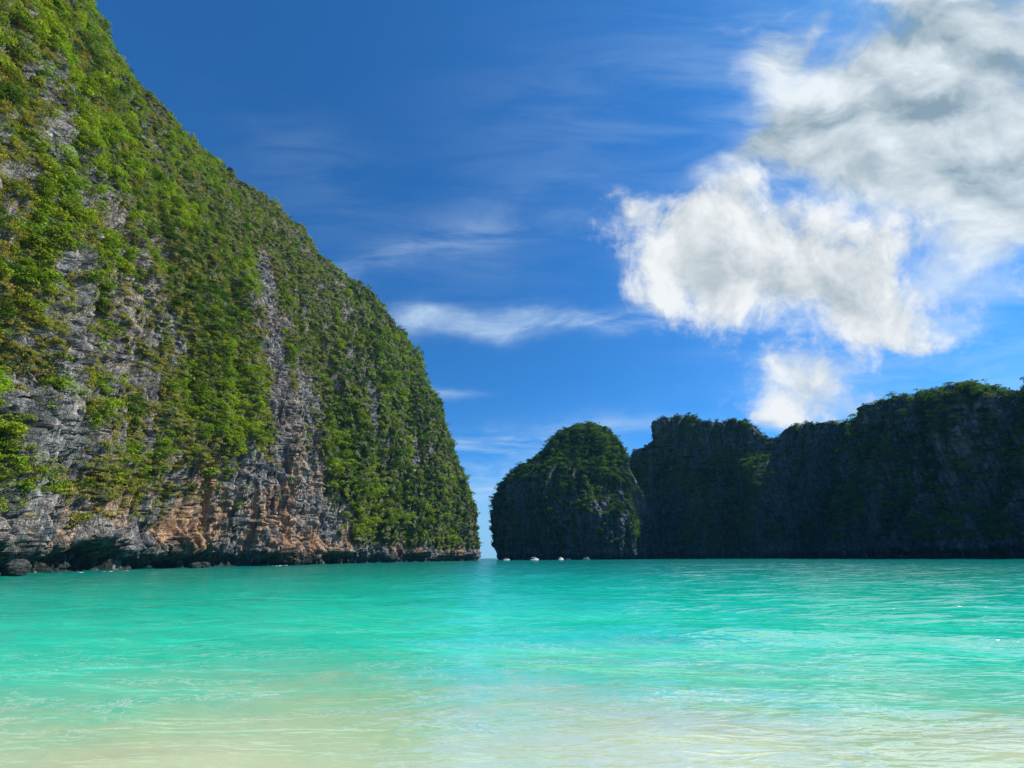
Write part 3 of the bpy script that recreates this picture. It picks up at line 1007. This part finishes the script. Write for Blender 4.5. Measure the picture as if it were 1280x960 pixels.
def tube(pts, rad, sides=7):
    pts = np.array(pts, float); V = []
    for i, p in enumerate(pts):
        d = pts[min(i + 1, len(pts) - 1)] - pts[max(i - 1, 0)]; d /= np.linalg.norm(d)
        a = np.cross(d, [0.3, 1, 0.1]); a /= np.linalg.norm(a); b = np.cross(d, a)
        for k in range(sides):
            t = 2 * math.pi * k / sides
            V.append(p + rad[i] * (a * math.cos(t) + b * math.sin(t)))
    F = [[i * sides + k, i * sides + (k + 1) % sides, (i + 1) * sides + (k + 1) % sides, (i + 1) * sides + k] for i in range(len(pts) - 1) for k in range(sides)]
    return np.array(V), np.array(F)


def merge(parts):
    V, F, o = [], [], 0
    for v, f in parts:
        V.append(v); F.append(f + o); o += len(v)
    return np.concatenate(V), np.concatenate(F)


def plant(name, label, cat, at, h, w, tone, seed, leaves=420, leaf=.30, trunk=.4, flat=.8, tilt=(0, 0)):
    R = np.random.default_rng(seed)
    root = bpy.data.objects.new(name, None)
    root.location = at; root.empty_display_size = 0.5
    COL.objects.link(root)
    tag(root, label, cat)
    top = np.array([tilt[0], tilt[1], h * trunk])
    parts = [tube([(0, 0, -0.5), top * .5 + (0.1, 0, 0), top], [.16 * h / 5, .12 * h / 5, .08 * h / 5])]
    lobes = []
    for k in range(6):
        a = R.uniform(0, 6.28); rr = w * R.uniform(.25, .6)
        c = top + np.array([math.cos(a) * rr, math.sin(a) * rr, h * (1 - trunk) * R.uniform(.1, .75)])
        lobes.append(c)
        parts.append(tube([top * .8, (top + c) / 2 + (0, 0, .1), c], [.07 * h / 5, .05 * h / 5, .02 * h / 5], 5))
    v, f = merge(parts)
    np_mesh('trunk', v, f, M_BARK, True, root)
    V = []
    for i in range(leaves):
        c = lobes[i % 6]
        d = R.normal(size=3); d /= np.linalg.norm(d)
        p = c + d * w * R.uniform(.2, .48) * np.array([1, 1, flat])
        nn = d + R.normal(0, .5, 3) + np.array([0, 0, .4]); nn /= np.linalg.norm(nn)
        a = np.cross(nn, R.normal(size=3)); a /= np.linalg.norm(a); b = np.cross(nn, a)
        s = leaf * R.uniform(.6, 1.3)
        V += [p - a * s, p - b * s * .5, p + a * s, p + b * s * .5]
    V = np.array(V)
    t = np.repeat(tone[None] * R.uniform(.75, 1.25, (leaves, 1)), 4, 0)
    np_mesh('crown', V, np.arange(len(V)).reshape(-1, 4), M_LEAF, False, root, colors={'tone': t})
    return root


T_B, T_D = LIN(.075, .19, .018), LIN(.022, .065, .012)
for (nm, x_, y_, lab, cat, h, w, tn, sd, fl, tr) in (
        ('tree', 285, 217, 'small dark tree sticking up alone from the upper ridge of the headland', 'tree', 6.0, 2.4, T_D, 1, .6, .55),
        ('shrub', 38, 478, 'large dark green bush spreading over rock near the left edge', 'bush', 6.0, 6.5, T_D, 2, .6, .2),
        ('shrub', 357, 606, 'round bright green bush alone on the lower rust coloured rock', 'bush', 4.5, 3.6, T_B * 1.2, 3, .9, .2),
        ('tree', 430, 349, 'broad dark tree on the ridge shoulder above the headland cliff', 'tree', 7.0, 3.6, T_D, 4, .6, .45),
        ('tree', 553, 521, 'dark tree leaning out at the steep seaward end of the headland', 'tree', 8.0, 4.0, T_D, 5, .7, .4),
        ('shrub', 88, 668, 'yellow green bush hanging just above the dark sea notch', 'bush', 4.6, 3.4, LIN(.19, .20, .03), 6, .8, .2),
        ('shrub', 300, 400, 'bright green bush beside the bare grey rib of rock', 'bush', 5.0, 4.2, T_B * 1.25, 7, .8, .2)):
    p, n = hit(x_, y_)
    plant(nm, lab, cat, tuple(p + n * 0.4), h, w, tn, sd, flat=fl, trunk=tr)


def boulder(at, r, seed, label, squash=.8):
    n1, n2 = 48, 28
    th = np.linspace(0, 2 * np.pi, n1, endpoint=False); ph = np.linspace(.001, np.pi - .001, n2)
    T, Ph = np.meshgrid(th, ph, indexing='ij')
    D = np.stack([np.cos(T) * np.sin(Ph), np.sin(T) * np.sin(Ph), np.cos(Ph)], -1)
    d = 1 + .45 * fbm(D * 1.3, 3, .55, seed) + .12 * ridged(D * 3, 2, .5, seed)
    V = D * d[..., None] * r * np.array([1, .9, squash])
    o = np_mesh('boulder', V, grid_faces(n1, n2, True)[:, ::-1], M_ROCK, False, attrs={'veg': np.zeros(n1 * n2), 'stain': np.full(n1 * n2, .35)})
    o.location = at
    tag(o, label, 'rock')


g = on_ground(25, 116); boulder((g[0], g[1], 0.9), 1.6, 3, 'grey boulder sitting in the dark sea notch at the left edge', 1.0)
g = on_ground(246, 172); boulder((g[0], g[1], 0.3), 1.4, 5, 'jagged grey rock at the waterline below the rust stained wall', .9)
g = on_ground(258, 175); boulder((g[0], g[1], 0.5), 1.5, 8, 'low dark rock just right of the jagged grey rock', .7)


# ------------------------------------------------------------------ foam where the water meets the rock
def foam_strip(pts, width, seed, label):
    R = np.random.default_rng(seed)
    pts = np.array(pts); s = np.linspace(0, 1, len(pts)); t = np.linspace(0, 1, 160)
    c = resample(pts, s, t)
    tan = np.gradient(c, axis=0); nrm = np.stack([-tan[:, 1], tan[:, 0], 0 * t], -1); nrm /= np.linalg.norm(nrm, axis=1)[:, None]
    nz = fbm(np.stack([t * 22, 0 * t, 0 * t + seed], -1), 4, .6)
    w = width * np.clip(.12 + 2.4 * nz, 0.015, 1.6) * np.sin(np.pi * t) ** .5
    off = .8 * fbm(np.stack([t * 9, 0 * t, 0 * t + seed + 5], -1), 3, .6)
    zz = wave_z(c[:, 0], c[:, 1])
    rows = []
    for k in np.linspace(-1, 1, 5):
        q = c + nrm * (w * k + off)[:, None]
        q[:, 2] = zz - .03 + np.minimum(w, .6) * .22 * (1 - k * k)
        rows.append(q)
    V = np.stack(rows, 1)
    o = np_mesh('foam', V, grid_faces(160, 5), M_FOAM, True)
    tag(o, label, 'foam', kind='stuff')


foam_strip([on_ground(60, 116), on_ground(120, 130), on_ground(160, 140), on_ground(200, 152)], .55, 2, 'thin white line of foam below the notch on the left')
foam_strip([on_ground(338, 198), on_ground(352, 202), on_ground(366, 206)], .7, 4, 'small white foam patch at the foot of the rust stained wall')
foam_strip([on_ground(990, 500), on_ground(1020, 485), on_ground(1060, 430), on_ground(1090, 415)], .7, 6, 'faint foam line at the foot of the far dark cliff')


# ------------------------------------------------------------------ boats
def box(x0, x1, y0, y1, z0, z1, taper=0.0):
    v = np.array([(x0, y0, z0), (x1, y0, z0), (x1, y1, z0), (x0, y1, z0), (x0 + taper, y0 * (1 - taper), z1), (x1 - taper, y0 * (1 - taper), z1), (x1 - taper, y1 * (1 - taper), z1), (x0 + taper, y1 * (1 - taper), z1)], float)
    f = np.array([(0, 3, 2, 1), (4, 5, 6, 7), (0, 1, 5, 4), (1, 2, 6, 5), (2, 3, 7, 6), (3, 0, 4, 7)])
    return v, f


def hull(L, Wd, Hh):
    st = np.linspace(0, 1, 16)
    sec = []
    for t in st:
        w = Wd / 2 * (1 - max(0, (t - .5) / .5) ** 2.2) * (.92 + .08 * min(1, t * 3)) + .02
        sheer = Hh * (.82 + .35 * t ** 2)
        keel = -.45 + .55 * max(0, t - .7) / .3 * 1.1
        x = -L / 2 + L * t
        flare = x + (.35 * t ** 3)
        sec.append([(flare, -w, sheer), (x, -w * .93, .15), (x, -w * .55, keel * .6), (x, 0, keel), (x, w * .55, keel * .6), (x, w * .93, .15), (flare, w, sheer), (flare, w * .82, sheer + .05), (flare, 0, sheer + .1), (flare, -w * .82, sheer + .05)])
    V = np.array(sec); n, k = V.shape[:2]
    F = [[i * k + j, (i + 1) * k + j, (i + 1) * k + (j + 1) % k, i * k + (j + 1) % k] for i in range(n - 1) for j in range(k)]
    V = V.reshape(-1, 3)
    c0 = V[:k].mean(0); V = np.vstack([V, c0])
    F += [[len(V) - 1, (j + 1) % k, j, j] for j in range(k)]
    return V, np.array(F)


def quads_clean(f):
    return f


def make_boat(label, at, rz, L=9.0, canopy='hard', stripe=True):
    root = bpy.data.objects.new('speedboat', None)
    root.location = at; root.rotation_euler = (0, 0, rz); COL.objects.link(root)
    tag(root, label, 'boat', 'white boats moored below the dome')
    k = L / 9.0
    root.scale = (1, 1, k)
    v, f = hull(L, L * .30, 1.25)
    o = tri_mesh('hull', v, f, M_WHITE, root)
    if stripe:
        tri_mesh('stripe', *merge([box(-L * .45, L * .22, s * L * .145 - .02, s * L * .145 + .02, .62, .82) for s in (-1, 1)]), M_BLUE, root)
    if canopy == 'hard':
        tri_mesh('cabin', *box(-L * .05, L * .25, -L * .10, L * .10, 1.15, 1.95, .12), M_WHITE, root)
        tri_mesh('windscreen', *box(L * .13, L * .262, -L * .092, L * .092, 1.45, 1.88, .10), M_GLASS, root)
        tri_mesh('canopy', *box(-L * .38, L * .16, -L * .13, L * .13, 2.55, 2.72, .05), M_WHITE, root)
    else:
        tri_mesh('windscreen', *box(L * .14, L * .24, -L * .10, L * .10, 1.2, 1.75, .12), M_GLASS, root)
        tri_mesh('canopy', *box(-L * .30, L * .18, -L * .125, L * .125, 2.35, 2.47, .08), M_CANVAS, root)
        tri_mesh('bench', *box(-L * .3, L * .1, -L * .09, L * .09, 1.15, 1.4), M_DARK, root)
    for sx in (-L * .34, -L * .05, L * .12):
        for sy in (-1, 1):
            tv, tf = tube([(sx, sy * L * .115, 1.1), (sx, sy * L * .115, 2.56 if canopy == 'hard' else 2.36)], [.05, .05], 6)
            tri_mesh('post', tv, tf, M_WHITE, root)
    for sy in (-.5, .5):
        tri_mesh('outboard_motor', *merge([box(-L / 2 - .65, -L / 2 - .1, sy - .2, sy + .2, .75, 1.45, .06), box(-L / 2 - .45, -L / 2 - .2, sy - .1, sy + .1, -.5, .75)]), M_DARK, root)
    return root


def tri_mesh(name, v, f, mat, parent):
    me = bpy.data.meshes.new(name)
    fs = []
    for q in np.asarray(f).tolist():
        r = []
        for i in q:
            if i not in r: r.append(i)
        fs.append(r)
    me.from_pydata([tuple(p) for p in v], [], fs)
    me.update()
    me.materials.append(mat)
    o = bpy.data.objects.new(name, me); COL.objects.link(o); o.parent = parent
    return o


for (bx, bd, rz, L, cn, lab) in (
        (633, 440, 0.6, 8.5, 'soft', 'white speedboat farthest left, at the left foot of the dome'),
        (668, 400, 0.5, 10.0, 'hard', 'largest white speedboat, angled below the left part of the dome'),
        (701, 455, 0.75, 9.5, 'hard', 'white covered speedboat moored beside the faint grey boat'),
        (710, 480, 0.4, 7.5, 'soft', 'faint small grey canopied boat just right of the covered speedboat'),
        (733, 430, -0.75, 9.0, 'hard', 'white speedboat farthest right, turned bow towards the beach')):
    g = on_ground(bx, bd)
    make_boat(lab, (g[0], g[1], 0.0), rz, L * 0.86, cn)


# ------------------------------------------------------------------ sea air between here and the far side of the bay
def build_haze():
    m = bpy.data.materials.new('haze')
    m.use_nodes = True
    m.node_tree.nodes.clear()
    N = NT(m.node_tree)
    out = N.node('ShaderNodeOutputMaterial')
    vol = N.node('ShaderNodeVolumePrincipled')
    vol.inputs['Color'].default_value = (0.15, 0.58, 1.0, 1)
    vol.inputs['Density'].default_value = 0.00005
    m.node_tree.links.new(vol.outputs[0], out.inputs['Volume'])
    zs = [c[2] + o_.location.z for o_ in COL.objects if o_.type == 'MESH' and not o_.parent for c in o_.bound_box]
    v, f = box(-6100, 6100, -6100, 6100, min(zs) - 1.0, max(zs) + 2.0)
    o = np_mesh('haze', v, f, m)
    tag(o, 'thin bluish sea air softening the far cliffs', 'haze', kind='stuff')


build_haze()
